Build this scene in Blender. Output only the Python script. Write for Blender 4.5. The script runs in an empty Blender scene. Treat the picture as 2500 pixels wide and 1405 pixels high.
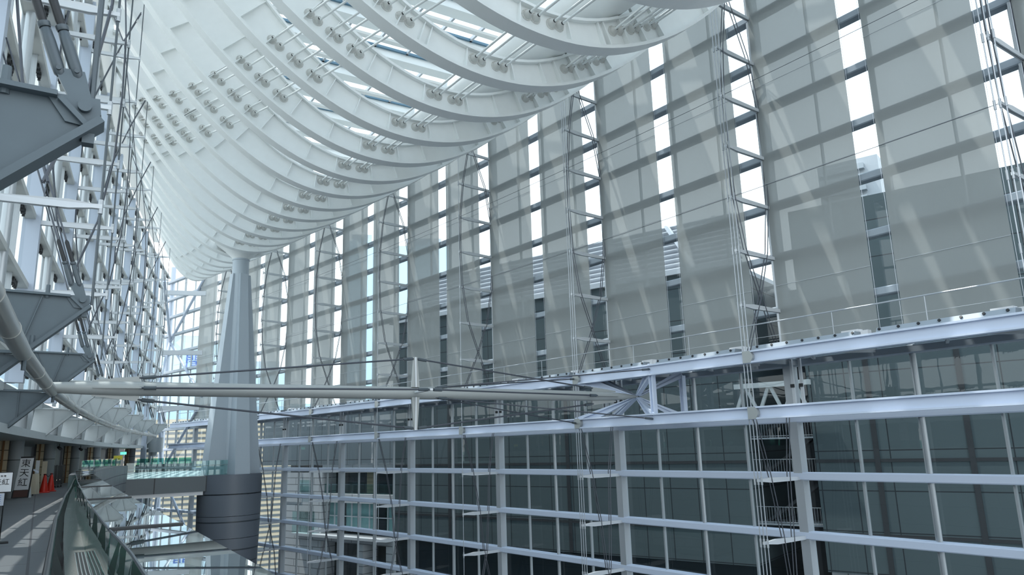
import bpy, math, random
from math import sin, cos, pi, sqrt, atan2, radians
from mathutils import Vector, Matrix
random.seed(7)
V = Vector
COL = bpy.context.scene.collection
sc = bpy.context.scene

# ------------------------------------------------------------------ materials
def nt(name):
    m = bpy.data.materials.new(name); m.use_nodes = True
    n = m.node_tree.nodes; l = m.node_tree.links
    return m, n, l, n['Principled BSDF']

def mat(name, col, rough=.45, metal=0., spec=.5, var=0., scale=3., bump=0., bscale=20.):
    m, n, l, b = nt(name)
    b.inputs['Base Color'].default_value = (*col, 1)
    b.inputs['Roughness'].default_value = rough
    b.inputs['Metallic'].default_value = metal
    b.inputs['Specular IOR Level'].default_value = spec
    tc = n.new('ShaderNodeTexCoord')
    if var > 0:
        nz = n.new('ShaderNodeTexNoise'); nz.inputs['Scale'].default_value = scale; nz.inputs['Detail'].default_value = 4
        l.new(tc.outputs['Object'], nz.inputs['Vector'])
        mx = n.new('ShaderNodeMix'); mx.data_type = 'RGBA'
        mx.inputs[6].default_value = (*[c * (1 - var) for c in col], 1)
        mx.inputs[7].default_value = (*[min(1, c * (1 + var)) for c in col], 1)
        l.new(nz.outputs['Fac'], mx.inputs[0]); l.new(mx.outputs[2], b.inputs['Base Color'])
    if bump > 0:
        nz = n.new('ShaderNodeTexNoise'); nz.inputs['Scale'].default_value = bscale
        l.new(tc.outputs['Object'], nz.inputs['Vector'])
        bp = n.new('ShaderNodeBump'); bp.inputs['Strength'].default_value = bump; bp.inputs['Distance'].default_value = .02
        l.new(nz.outputs['Fac'], bp.inputs['Height']); l.new(bp.outputs['Normal'], b.inputs['Normal'])
    return m

def grid_mat(name, col, gap, w, h, line=.04, rough=.5, spec=.5, var=.06, off=(0, 0), axes=('X', 'Z'), metal=0., offset=0.):
    """panels with thin joints; w x h metres in the object's own axes"""
    m, n, l, b = nt(name)
    tc = n.new('ShaderNodeTexCoord'); sp = n.new('ShaderNodeSeparateXYZ'); cb = n.new('ShaderNodeCombineXYZ')
    l.new(tc.outputs['Object'], sp.inputs[0])
    for k, a in enumerate(axes):
        ad = n.new('ShaderNodeMath'); ad.operation = 'ADD'; ad.inputs[1].default_value = off[k] + 1000 * (w, h)[k]
        l.new(sp.outputs[a], ad.inputs[0]); l.new(ad.outputs[0], cb.inputs[k])
    br = n.new('ShaderNodeTexBrick'); br.offset = offset; br.squash = 1
    br.inputs['Scale'].default_value = 1; br.inputs['Brick Width'].default_value = w; br.inputs['Row Height'].default_value = h
    br.inputs['Mortar Size'].default_value = line; br.inputs['Mortar Smooth'].default_value = 0
    br.inputs['Color1'].default_value = (*[c * (1 - var) for c in col], 1)
    br.inputs['Color2'].default_value = (*[min(1, c * (1 + var)) for c in col], 1)
    br.inputs['Mortar'].default_value = (*gap, 1)
    l.new(cb.outputs[0], br.inputs['Vector']); l.new(br.outputs['Color'], b.inputs['Base Color'])
    b.inputs['Roughness'].default_value = rough; b.inputs['Specular IOR Level'].default_value = spec; b.inputs['Metallic'].default_value = metal
    return m

def glass_mat(name, tint, refl=.9, ior=1.45, rough=0., wob=0.):
    m = bpy.data.materials.new(name); m.use_nodes = True
    n = m.node_tree.nodes; l = m.node_tree.links; n.clear()
    o = n.new('ShaderNodeOutputMaterial'); t = n.new('ShaderNodeBsdfTransparent'); g = n.new('ShaderNodeBsdfGlossy')
    g.inputs['Roughness'].default_value = rough; g.inputs['Color'].default_value = (refl, refl, refl, 1)
    t.inputs['Color'].default_value = (*tint, 1)
    f0 = ((ior - 1) / (ior + 1)) ** 2 * 2          # two faces of one sheet
    lw = n.new('ShaderNodeLayerWeight'); lw.inputs['Blend'].default_value = .5; pw = n.new('ShaderNodeMath'); pw.operation = 'POWER'; pw.inputs[1].default_value = 5
    fr = n.new('ShaderNodeMath'); fr.operation = 'MULTIPLY_ADD'; fr.inputs[1].default_value = 1 - f0; fr.inputs[2].default_value = f0
    l.new(lw.outputs['Facing'], pw.inputs[0]); l.new(pw.outputs[0], fr.inputs[0]); mx = n.new('ShaderNodeMixShader')
    if wob:
        nz = n.new('ShaderNodeTexNoise'); nz.inputs['Scale'].default_value = 1.3; tc = n.new('ShaderNodeTexCoord')
        bp = n.new('ShaderNodeBump'); bp.inputs['Strength'].default_value = wob; bp.inputs['Distance'].default_value = .05
        l.new(tc.outputs['Object'], nz.inputs['Vector']); l.new(nz.outputs['Fac'], bp.inputs['Height'])
        l.new(bp.outputs['Normal'], g.inputs['Normal'])
    l.new(fr.outputs[0], mx.inputs[0]); l.new(t.outputs[0], mx.inputs[1]); l.new(g.outputs[0], mx.inputs[2]); l.new(mx.outputs[0], o.inputs[0])
    return m

def fabric_mat(name, col, see=.09, trans=.24):
    m = bpy.data.materials.new(name); m.use_nodes = True
    n = m.node_tree.nodes; l = m.node_tree.links; n.clear()
    o = n.new('ShaderNodeOutputMaterial'); t = n.new('ShaderNodeBsdfTransparent'); d = n.new('ShaderNodeBsdfDiffuse'); tr = n.new('ShaderNodeBsdfTranslucent')
    d.inputs['Color'].default_value = (*col, 1); tr.inputs['Color'].default_value = (*col, 1)
    a = n.new('ShaderNodeMixShader'); a.inputs[0].default_value = trans
    b = n.new('ShaderNodeMixShader'); b.inputs[0].default_value = see
    l.new(d.outputs[0], a.inputs[1]); l.new(tr.outputs[0], a.inputs[2]); l.new(a.outputs[0], b.inputs[1]); l.new(t.outputs[0], b.inputs[2])
    l.new(b.outputs[0], o.inputs[0])
    return m

M = dict(
    rib=mat('painted_rib_steel', (.86, .88, .865), .45, var=.03),
    boss=mat('boss_paint', (.62, .62, .59), .5),
    dark=mat('black_rubber', (.02, .022, .025), .5),
    blue=mat('blue_grey_steel', (.60, .67, .80), .4, .0),
    steel=mat('light_grey_steel', (.46, .49, .52), .35, .3),
    lsteel=mat('pale_steel', (.66, .69, .72), .35, .2),
    mull=mat('mullion_aluminium', (.42, .45, .47), .35, .4),
    mullb=mat('box_mullion_paint', (.45, .51, .60), .45, .1),
    tran=mat('transom_paint', (.32, .37, .42), .45, .1),
    tranl=mat('transom_paint_warm', (.50, .51, .49), .45, .1),
    cable=mat('cable_steel', (.10, .11, .13), .4, .6),
    rod=mat('bright_rod_steel', (.50, .53, .57), .3, .5),
    brk=mat('bracket_paint_shaded', (.105, .135, .155), .45, .1, var=.08),  # near brackets: their shade is darkened into the colour
    brk2=mat('pale_paint_lit_bracket', (.47, .51, .52), .45, .1, var=.05),  # pale paint of fascia and soffit; on far brackets it stands for light
    pipe=mat('brushed_pipe', (.40, .41, .40), .32, .6, var=.12, scale=1.2),
    strut=mat('strut_paint', (.37, .39, .385), .4, .1),
    clevis=mat('clevis_paint', (.085, .105, .12), .4, .2),
    col=mat('column_paint', (.47, .53, .58), .45, .1, var=.04, scale=.5),
    drum=grid_mat('drum_cladding', (.14, .16, .19), (.04, .05, .06), 60., 2.0, .05, .4, axes=('X', 'Z')),
    floor=grid_mat('granite_paving', (.17, .18, .19), (.07, .07, .08), 3.2, 3.2, .02, .5, axes=('X', 'Y'), offset=.5),
    granite=mat('rough_granite', (.20, .20, .19), .6, var=.45, scale=60, bump=.4, bscale=80),
    deckf=mat('platform_floor_stone', (.72, .73, .74), .5, var=.06),
    slab=grid_mat('slab_cladding', (.13, .15, .16), (.03, .03, .03), 3.6, 9., .04, .45, axes=('Y', 'Z')),
    parap=grid_mat('parapet_tiles', (.25, .27, .28), (.09, .09, .1), 1.2, .6, .03, .5, axes=('X', 'Z')),
    pier=grid_mat('grey_stone_pier', (.26, .28, .29), (.07, .08, .08), 40, 1.3, .02, .6, axes=('X', 'Z')),
    beige=grid_mat('beige_stone', (.52, .43, .29), (.15, .12, .08), 40, .42, .02, .6, axes=('X', 'Z')),
    brown=mat('brown_timber', (.20, .09, .025), .5, var=.2),
    darkp=mat('dark_panel', (.035, .038, .042), .4),
    blind=fabric_mat('roller_blind_fabric', (.36, .38, .375), .07),
    hem=mat('blind_hem', (.6, .63, .63), .5),
    glass=glass_mat('curtain_wall_glass', (.90, .96, .97), .8, 1.38, 0., .02),
    roofg=glass_mat('roof_glass', (.95, .99, 1.), .6, 1.2),
    green2=glass_mat('ledge_green_glass', (.22, .62, .52), .9, 1.5),
    green=glass_mat('green_edge_glass', (.42, .72, .66), .9, 1.5),
    balu=glass_mat('balustrade_glass', (.80, .93, .92), .9, 1.45),
    balut=glass_mat('balustrade_top_glass', (.42, .56, .56), .95, 2.1),
    white=mat('white_board', (.78, .79, .82), .5),
    paper=mat('printed_paper', (.60, .63, .72), .6),
    ink=mat('black_ink', (.012, .012, .014), .6),
    inkb=mat('blue_ink', (.04, .12, .45), .6),
    maroon=mat('dark_red_wood', (.07, .018, .012), .5),
    cone=mat('red_plastic', (.72, .035, .02), .4),
    cloth=mat('cream_cloth', (.62, .54, .42), .8, bump=.3, bscale=8),
    yellow=mat('yellow_sticker', (.75, .65, .05), .5),
    panel=grid_mat('facade_panels', (.072, .098, .106), (.02, .025, .03), 2.18, 2.5, .035, .5, var=.05, off=(-.6, 1.0), spec=.4),
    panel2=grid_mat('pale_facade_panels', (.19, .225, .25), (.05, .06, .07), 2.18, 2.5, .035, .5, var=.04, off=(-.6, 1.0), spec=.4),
    stone=grid_mat('facade_stone', (.60, .61, .63), (.22, .23, .24), 3.2, .72, .04, .6, var=.05, offset=.3),
    wmir=mat('window_reflection_glass', (.42, .46, .47), .06, .85),
    dglass=mat('dark_building_glass', (.015, .025, .03), .12, 0, .6),
    curtain=mat('curtained_glazing', (.28, .52, .52), .4, var=.2, scale=1.5),
    louv=mat('roof_louvre', (.55, .57, .60), .5),
    tower1=grid_mat('striped_tower_cladding', (.60, .50, .36), (.60, .50, .36), 3., 3., 0., .8, var=.03),
    band=mat('tower_window_band', (.13, .15, .16), .4),
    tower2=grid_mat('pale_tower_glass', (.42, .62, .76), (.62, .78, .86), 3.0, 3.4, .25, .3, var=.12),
    ground=mat('plaza_ground', (.30, .30, .29), .8, var=.1, scale=.2),
    redp=mat('red_oxide_paint', (.42, .09, .05), .5),
    sealant=mat('blue_gasket', (.10, .20, .28), .4),
    beamw=mat('roof_beam_paint', (.86, .89, .88), .5),
)
def emit(name, col, s):
    m = bpy.data.materials.new(name); m.use_nodes = True; n = m.node_tree.nodes; n.clear()
    o = n.new('ShaderNodeOutputMaterial'); e = n.new('ShaderNodeEmission'); e.inputs[0].default_value = (*col, 1); e.inputs[1].default_value = s
    m.node_tree.links.new(e.outputs[0], o.inputs[0]); return m
M['exit'] = emit('lit_exit_sign', (.15, .9, .6), 1.3)

# ------------------------------------------------------------------ mesh helpers
class MB:
    def __init__(s): s.v = []; s.f = []
    def add(s, vs, fs):
        b = len(s.v); s.v += [tuple(p) for p in vs]; s.f += [[b + i for i in f] for f in fs]; return s
    def box(s, c, a, b, d):
        """centre + three half vectors"""
        c, a, b, d = V(c), V(a), V(b), V(d)
        if a.cross(b).dot(d) < 0: a = -a
        vs = [c + i * a + j * b + k * d for i in (-1, 1) for j in (-1, 1) for k in (-1, 1)]
        return s.add(vs, [(0, 1, 3, 2), (4, 6, 7, 5), (0, 4, 5, 1), (2, 3, 7, 6), (0, 2, 6, 4), (1, 5, 7, 3)])
    def bx(s, x0, x1, y0, y1, z0, z1):
        return s.box(((x0 + x1) / 2, (y0 + y1) / 2, (z0 + z1) / 2), ((x1 - x0) / 2, 0, 0), (0, (y1 - y0) / 2, 0), (0, 0, (z1 - z0) / 2))
    def bar(s, p, q, w, h, up=(0, 0, 1)):
        p, q = V(p), V(q); d = q - p; t = d.normalized(); up = V(up)
        sd = t.cross(up)
        if sd.length < 1e-4: sd = t.cross(V((1, 0, 0)))
        sd.normalize(); u = sd.cross(t)
        return s.box((p + q) / 2, d / 2, sd * w / 2, u * h / 2)
    def ibeam(s, p, q, w, h, tk=.06, up=(0, 0, 1)):
        p, q = V(p), V(q); t = (q - p).normalized(); sd = t.cross(V(up))
        if sd.length < 1e-4: sd = t.cross(V((1, 0, 0)))
        sd.normalize(); u = sd.cross(t).normalized()
        for k in (-1, 1): s.bar(p + u * k * (h - tk) / 2, q + u * k * (h - tk) / 2, w, tk, u)
        return s.bar(p, q, tk, h - 1.9 * tk, u)
    def tube(s, pts, r, n=8, cap=True, tv=None):
        pts = [V(p) for p in pts]; m = len(pts); rr = r if isinstance(r, (list, tuple)) else [r] * m
        b = len(s.v); u = None
        for i, p in enumerate(pts):
            t = (pts[min(i + 1, m - 1)] - pts[max(i - 1, 0)]).normalized()
            if u is None:
                u = t.cross(V((0, 0, 1)))
                if u.length < .05: u = t.cross(V((1, 0, 0)))
                u.normalize()
            else:
                u = (u - t * u.dot(t)).normalized()
            w = t.cross(u)
            s.v += [tuple(p + rr[i] * (cos(2 * pi * k / n) * u + sin(2 * pi * k / n) * w)) for k in range(n)]
        for i in range(m - 1):
            for k in range(n):
                a = b + i * n + k; c = b + i * n + (k + 1) % n
                s.f.append([a, c, c + n, a + n])
        if cap: s.f.append([b + k for k in range(n)][::-1]); s.f.append([b + (m - 1) * n + k for k in range(n)])
        return s
    def cyl(s, p, q, r, r2=None, n=16): return s.tube([p, q], [r, r if r2 is None else r2], n)
    def prism(s, poly, ext):
        """planar polygon extruded by the vector ext (centred)"""
        e = V(ext); a = [V(p) - e / 2 for p in poly]; n = len(a)
        c = [p + e for p in a]
        return s.add(a + c, [list(range(n))[::-1], [n + i for i in range(n)]] + [[i, (i + 1) % n, n + (i + 1) % n, n + i] for i in range(n)])
    def strip(s, A, B):
        """quads between two equal polylines"""
        n = len(A); return s.add(list(A) + list(B), [[i, i + 1, n + i + 1, n + i] for i in range(n - 1)])
    def sweep(s, frames, prof):
        """frames: (point, u, w); prof: closed list (a, b) -> point + a u + b w"""
        b = len(s.v); n = len(prof)
        for p, u, w in frames: s.v += [tuple(V(p) + V(u) * a + V(w) * c) for a, c in prof]
        for i in range(len(frames) - 1):
            for k in range(n): s.f.append([b + i * n + k, b + i * n + (k + 1) % n, b + (i + 1) * n + (k + 1) % n, b + (i + 1) * n + k])
        s.f.append([b + k for k in range(n)][::-1]); s.f.append([b + (len(frames) - 1) * n + k for k in range(n)])
        return s
    def build(s, name, m, parent=None, smooth=False):
        me = bpy.data.meshes.new(name); me.from_pydata(s.v, [], s.f); me.update()
        me.materials.append(m)
        import bmesh
        bm = bmesh.new(); bm.from_mesh(me); bmesh.ops.recalc_face_normals(bm, faces=bm.faces); bm.to_mesh(me); bm.free()
        if smooth:
            me.polygons.foreach_set('use_smooth', [True] * len(me.polygons))
            try: me.set_sharp_from_angle(angle=radians(35))
            except Exception: pass
        o = bpy.data.objects.new(name, me); COL.objects.link(o)
        if parent is not None: o.parent = parent
        return o

def tag(o, label=None, cat=None, group=None, kind=None):
    if label: o['label'] = label
    if cat: o['category'] = cat
    if group: o['group'] = group
    if kind: o['kind'] = kind
    return o
def empty(name, loc=(0, 0, 0), rz=0, **k):
    o = bpy.data.objects.new(name, None); COL.objects.link(o); o.location = loc; o.rotation_euler = (0, 0, rz); o.empty_display_size = .2
    return tag(o, **k)
def copy_tree(o, parent=None):
    c = o.copy(); COL.objects.link(c); c.parent = parent
    for ch in o.children: copy_tree(ch, c)
    return c
def text(name, body, loc, ax, ay, size, m, parent=None, label=None):
    """flat lettering: ax = reading direction, ay = up direction"""
    cu = bpy.data.curves.new(name, 'FONT'); cu.body = body; cu.size = size; cu.align_x = 'CENTER'; cu.align_y = 'CENTER'; cu.extrude = .003
    t_ = bpy.data.objects.new(name, cu); COL.objects.link(t_)
    bpy.context.view_layer.update(); me = bpy.data.meshes.new_from_object(t_.evaluated_get(bpy.context.evaluated_depsgraph_get()))
    bpy.data.objects.remove(t_); me.materials.clear(); me.materials.append(m)
    o = bpy.data.objects.new(name, me); COL.objects.link(o)
    ax, ay = V(ax).normalized(), V(ay).normalized(); az = ax.cross(ay)
    o.matrix_world = Matrix((( ax.x, ay.x, az.x, loc[0]), (ax.y, ay.y, az.y, loc[1]), (ax.z, ay.z, az.z, loc[2]), (0, 0, 0, 1)))
    if parent is not None: o.parent = parent
    if label: o['label'] = label
    return o
ORD = ['first', 'second', 'third', 'fourth', 'fifth', 'sixth', 'seventh', 'eighth', 'ninth', 'tenth', 'eleventh', 'twelfth', 'thirteenth', 'fourteenth',
       'fifteenth', 'sixteenth', 'seventeenth', 'eighteenth', 'nineteenth', 'twentieth', 'twenty-first', 'twenty-second', 'twenty-third', 'twenty-fourth']

# ------------------------------------------------------------------ plan geometry (camera eye is the origin, X along the hall, Z up)
R0, CX, AX = 399.25, -8.25, -12.77
S0, DS = 15.22, 5.25
ZA, H = -1.474, 2.354
def row(k): return ZA + H * k
FLOOR = -1.6; GROUND = -31.
def arcR(i, off=0.):
    th = (S0 + DS * i - CX) / R0; r = R0 - off
    P = V((CX + r * sin(th), -28.234 + R0 - r * cos(th), 0))
    return P, V((cos(th), sin(th), 0)), V((-sin(th), cos(th), 0))     # point, tangent, inward normal
def yl(X): return 2.69 - (X - CX) ** 2 / 798.5
XL0, DXL = 7.8, 10.22
def arcL(j, off=0.):
    """j counts main mullions of the left wall"""
    X = XL0 + DXL * j; s = -(X - CX) / R0
    n = V((s, -1, 0)).normalized(); t = V((1, s, 0)).normalized()
    return V((X, yl(X), 0)) + n * off, t, n
Z1 = V((0, 0, 1))
def at(P, z): return V((P[0], P[1], z))

def lerp(a, b, f): return a + (b - a) * f
# ------------------------------------------------------------------ curtain walls
def wall_bay(arc, i0, di, idx, side, krange, mats):
    root = empty('window_%d' % idx, kind='structure')
    k0, k1 = krange; zb, zt = row(k0), row(k1)
    warm = side == 'left'
    if warm and k0 == 2: zb = 2.4
    for q, fr in enumerate((0, .25, .5, .75)):
        P, t, n = arc(i0 + di * fr); mb = MB()
        if q == 0:
            mb.box(at(P + n * .15, (zb + zt) / 2), t * .2, n * (.25 if warm else .22), Z1 * (zt - zb) / 2)
            mb.box(at(P + n * .05 + t * .27, (zb + zt) / 2), t * .035, n * .08, Z1 * (zt - zb) / 2)
            mm = mats['main']
        elif q == 2:
            mb.tube([at(P + n * .16, zb), at(P + n * .16, zt)], .13 if warm else .09, 12)
            mb.box(at(P + t * .16, (zb + zt) / 2), t * .035, n * .08, Z1 * (zt - zb) / 2)
            mm = mats['mid']
        else:
            mb.box(at(P + n * .03, (zb + zt) / 2), t * .035, n * .075, Z1 * (zt - zb) / 2)
            mm = mats['thin']
        mb.build('mullion', mm, root, q == 2)
    for k in range(k0, k1 + 1):
        mb = MB(); N = 4
        fr = []
        for a in range(N + 1):
            P, t, n = arc(i0 + di * a / N); fr.append((at(P, row(k)), n, Z1))
        if warm: mb.sweep(fr, [(-.06, -.16), (.26, -.16), (.26, .02), (-.06, .02)])
        else: mb.sweep(fr, [(-.06, -.3), (.34, -.3), (.38, -.26), (.38, -.02), (.34, .02), (-.06, .02)])
        mb.build('transom', mats['tran_lo'] if (not warm and k <= 1) else mats['tran'], root)
        if warm and k > 1:
            mb = MB(); x = 0
            for a in range(N):
                P, t, n = arc(i0 + di * (a + .3) / N)
                for w in range(3):
                    c = at(P + t * (.3 * w - .1) + n * .03, row(k) - .24 + .04 * random.random())
                    mb.box(c, t * .1, n * .06, Z1 * .09); mb.box(c + t * .12 - Z1 * .04, t * .02, n * .04, Z1 * .12)
                P2, t2, n2 = arc(i0 + di * (a + .9) / N)
                mb.bar(at(P + n * .02 - t * .3, row(k) - .22), at(P2 + n * .02 - t * .8, row(k) - .22), .06, .07)
            mb.build('vent_gear', M['dark'], root)
    mb = MB(); N = 4
    A = [at(arc(i0 + di * a / N)[0], zb) for a in range(N + 1)]; B = [at(p, zt) for p in A]
    mb.strip(A, B); mb.build('pane', M['glass'], root)
    return root

idx = 1
RM = dict(main=M['steel'], mid=M['mull'], thin=M['mull'], tran=M['tran'], tran_lo=M['blue'])
for b in range(-3, 17, 2):
    wall_bay(arcR, b, 2, idx, 'right', (-5, 10), RM); idx += 1
LM = dict(main=M['mullb'], mid=M['mull'], thin=M['mull'], tran=M['tranl'], tran_lo=M['tranl'])
for j in range(-1, 9):
    wall_bay(arcL, j, 1, idx, 'left', (2, 10) if j < 8 else (-5, 10), LM); idx += 1
# corner post where the two curved walls meet
cor = V((102.2, AX, 0))
o = MB().tube([at(cor, GROUND), at(cor, 24)], .3, 12).build('corner_post', M['mullb'], None, True)
tag(o, 'tall pale round post in the pointed far end of the glass hall', 'post')
# crossed bracing tubes by the far corner
def brace(name, pts, r, lab):
    mb = MB()
    for p, q in pts: mb.tube([p, q], r, 8)
    tag(mb.build(name, M['mullb'], None, True), lab, 'brace')
def Lp(j, z, off=.6): return at(arcL(j, off)[0], z)
def Rp(i, z, off=.6): return at(arcR(i, off)[0], z)
cc = at(cor + V((-1.2, 0, 0)), 14)
brace('cross_brace', [(Lp(8.3, 20), cc), (Rp(14.6, 21.5), cc), (Lp(8.3, 7), cc), (Rp(14.6, 6.5), cc)], .17, 'big pale X-shaped tube brace above the far corner of the hall')
cc = at(cor + V((-1.2, 0, 0)), -2)
brace('cross_brace', [(Lp(8.6, 5), cc), (Rp(14.8, 5), cc), (Lp(8.6, -9), cc), (Rp(14.8, -9), cc)], .17, 'lower pale X-shaped tube brace in the far corner, near the platform level')
for z in (18.5, 11.5, 5.2):
    mb = MB(); mb.bar(Lp(8.25, z, .8), Rp(14.6, z, .8), .5, .5)
    tag(mb.build('tie_beam', M['lsteel']), 'pale horizontal tie beam across the far corner, %s of three' % {18.5: 'topmost', 11.5: 'middle', 5.2: 'lowest'}[z], 'beam')

# ------------------------------------------------------------------ cable trusses standing inside both walls
def prop(mb, a, b):
    """tapered spreader seen as two flats with a slot"""
    d = (b - a); t = d.normalized(); s = Z1.cross(t).normalized()
    L = d.length
    for sg in (-1, 1):
        mb.prism([a + s * sg * .05 + Z1 * .07, a + t * (L * .72) + s * sg * .05 + Z1 * .1, b + s * sg * .03 + Z1 * .03, b + s * sg * .03 - Z1 * .03,
                  a + t * (L * .72) + s * sg * .05 - Z1 * .1, a + s * sg * .05 - Z1 * .07], s * .035)
    mb.bar(a, a + t * (L * .8), .1, .05); mb.bar(b - t * .35, b + t * .03, .1, .1)
def cable_truss(arc, i, depth, krows, label, group, sect, nv, rscale=1., lo=None):
    root = empty('cable_truss', label=label, cat='cable truss', group=group)
    P, t, n = arc(i)
    if lo: sect = [[(k, f) for k, f in c_ if k > 3.05] for c_ in sect]
    for k in krows:
        mb = MB(); prop(mb, at(P + n * .35, row(k) - .22), at(P + n * depth, row(k) - .18)); mb.build('spreader', M['lsteel'], root)
        mb = MB()
        tip = at(P + n * depth, row(k) - .18)
        for c in range(nv): mb.cyl(tip + t * (c - (nv - 1) / 2) * .16 + Z1 * .16, tip + t * (c - (nv - 1) / 2) * .16 - Z1 * .16, .035 * rscale, None, 6)
        mb.build('clamp', M['steel'], root)
    for c in range(nv):
        off = P + n * depth + t * (c - (nv - 1) / 2) * .16
        MB().cyl(at(off, lo[0] if lo else -20), at(off, 23.5), .018 * rscale, None, 6).build('tie_rod', lo[2] if lo else M['rod'], root)
    for ctrl in sect:
        for sd in (-1, 1):
            pts = [at(P + n * (.35 + (depth - .35) * f) + t * (.07 * sd), row(k)) for k, f in ctrl]
            mb = MB()
            for a, b in zip(pts[:-1], pts[1:]): mb.tube([a, b], .02 * rscale, 6)
            mb.build('cable', M['cable'], root)
    return root
SECU = [[(2.0, .12), (3.1, .48), (4, .78), (5, .93), (6, .97), (7, .95), (8, .86), (9.2, .66), (10, .3)],
        [(2.0, .97), (3.1, .52), (4, .22), (5, .06), (6, .0), (7, .04), (8, .2), (9.2, .62), (10, .95)]]
SECD = [[(1.05, .97), (0, .72), (-1, .55), (-2, .45), (-3.2, .2), (-5, .02)], [(1.05, .1), (0, .25), (-1, .3), (-2, .36), (-3.2, .6), (-5, .95)]]
n = 0
for i in range(-1, 15, 2):
    n += 1
    cable_truss(arcR, i, 3.1, list(range(3, 10)) + [0, -1, -2, -3, -4], 'cable truss with short spreaders on the blind-covered wall, %s from the right edge' % ORD[n - 1],
                'cable trusses on the blind wall', SECU + SECD, 3 if i < 5 else 1, 1.15)
n = 0
for j in range(0, 8):
    n += 1
    cable_truss(arcL, j, 2.5, list(range(3, 10)), 'cable truss with long spreaders on the unshaded left glass wall, %s from the camera' % ORD[n - 1],
                'cable trusses on the left glass wall', SECU, 1, 1.5 if j < 3 else 1.2, (3.2, M['steel'], M['clevis']))
# thin level wires between the truss tips
def level_wire(arc, a, b, off, k, lab):
    mb = MB(); N = int((b - a) * 2) + 2
    mb.tube([at(arc(a + (b - a) * q / N)[0] + arc(a + (b - a) * q / N)[2] * off, row(k) - .18) for q in range(N + 1)], .011, 5)
    tag(mb.build('level_wire', M['cable']), lab, 'wire', 'level wires in front of the blinds')
for q, k in enumerate((5, 7, 9)):
    level_wire(arcR, -1, 15, 3.1, k, 'thin level wire running past all the blinds, %s of three' % ('lowest', 'middle', 'highest')[q])

# ------------------------------------------------------------------ roller blinds
OFFB = .47
nb = 0
for i in range(-3, 15):
    a, b = i + (.245 if i % 2 else .19), i + 1.005
    root = empty('roller_blind', cat='blind', group='roller blinds on the right glass wall')
    nb += 1
    root['label'] = 'tall pale roller blind, ' + (ORD[nb - 1] if i < 14 else 'last and farthest') + ' from the right edge of the wall' if i < 14 else 'tall pale roller blind, the farthest one, left of the column'
    z0, z1 = 3.75, 24.0
    mb = MB(); N = 3
    A = [at(arcR(a + (b - a) * q / N, OFFB)[0], z0) for q in range(N + 1)]; B = [at(p, z1) for p in A]
    mb.strip(A, B); mb.build('fabric', M['blind'], root)
    mb = MB(); mb.bar(at(A[0], z0), at(A[-1], z0), .07, .09); mb.build('hem_bar', M['hem'], root)
    for zz in (row(3) + .9, row(5) + .9, row(7) + .9):
        mb = MB(); mb.tube([at(arcR(a + (b - a) * q / N, OFFB + .02)[0], zz) for q in range(N + 1)], .012, 5); mb.build('seam', M['steel'], root)
    mb = MB()
    for e in (a - .01, b + .01):
        mb.tube([at(arcR(e, OFFB)[0], z0), at(arcR(e, OFFB)[0], z1)], .008, 4)
    mb.build('guide_wire', M['rod'], root)

# ------------------------------------------------------------------ service girder on the right wall
OG = 3.1
ZU, ZLc = 3.22, .98
for q, (z, nm, pos) in enumerate(((ZU, 'upper', 'level with the walkway'), (ZLc, 'lower', 'halfway down the lower glazing'))):
    for i in range(-3, 15, 2):
        mb = MB(); Pa, Pb = arcR(i, OG)[0], arcR(i + 2, OG)[0]; mm = (Pa + Pb) / 2 + arcR(i + 1)[2] * .03
        mb.ibeam(at(Pa, z), at(mm, z), .36, .5, .07); mb.ibeam(at(mm, z), at(Pb, z), .36, .5, .07)
        g = mb.build('girder_chord', M['blue'])
        tag(g, '%s pale blue girder chord, span %s from the right edge, %s' % (nm, ORD[(i + 3) // 2], pos), 'girder', 'girder chords along the blind wall')
        P = arcR(i, OG)[0]; t = arcR(i)[1]
        gp = MB().prism([at(P - t * .42, z - .06), at(P - t * .3, z - .24), at(P + t * .05, z - .24), at(P + t * .05, z + .24), at(P - t * .3, z + .24), at(P - t * .42, z + .06)], arcR(i)[2] * .4)
        gp.build('gusset', M['strut'], g)
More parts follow.
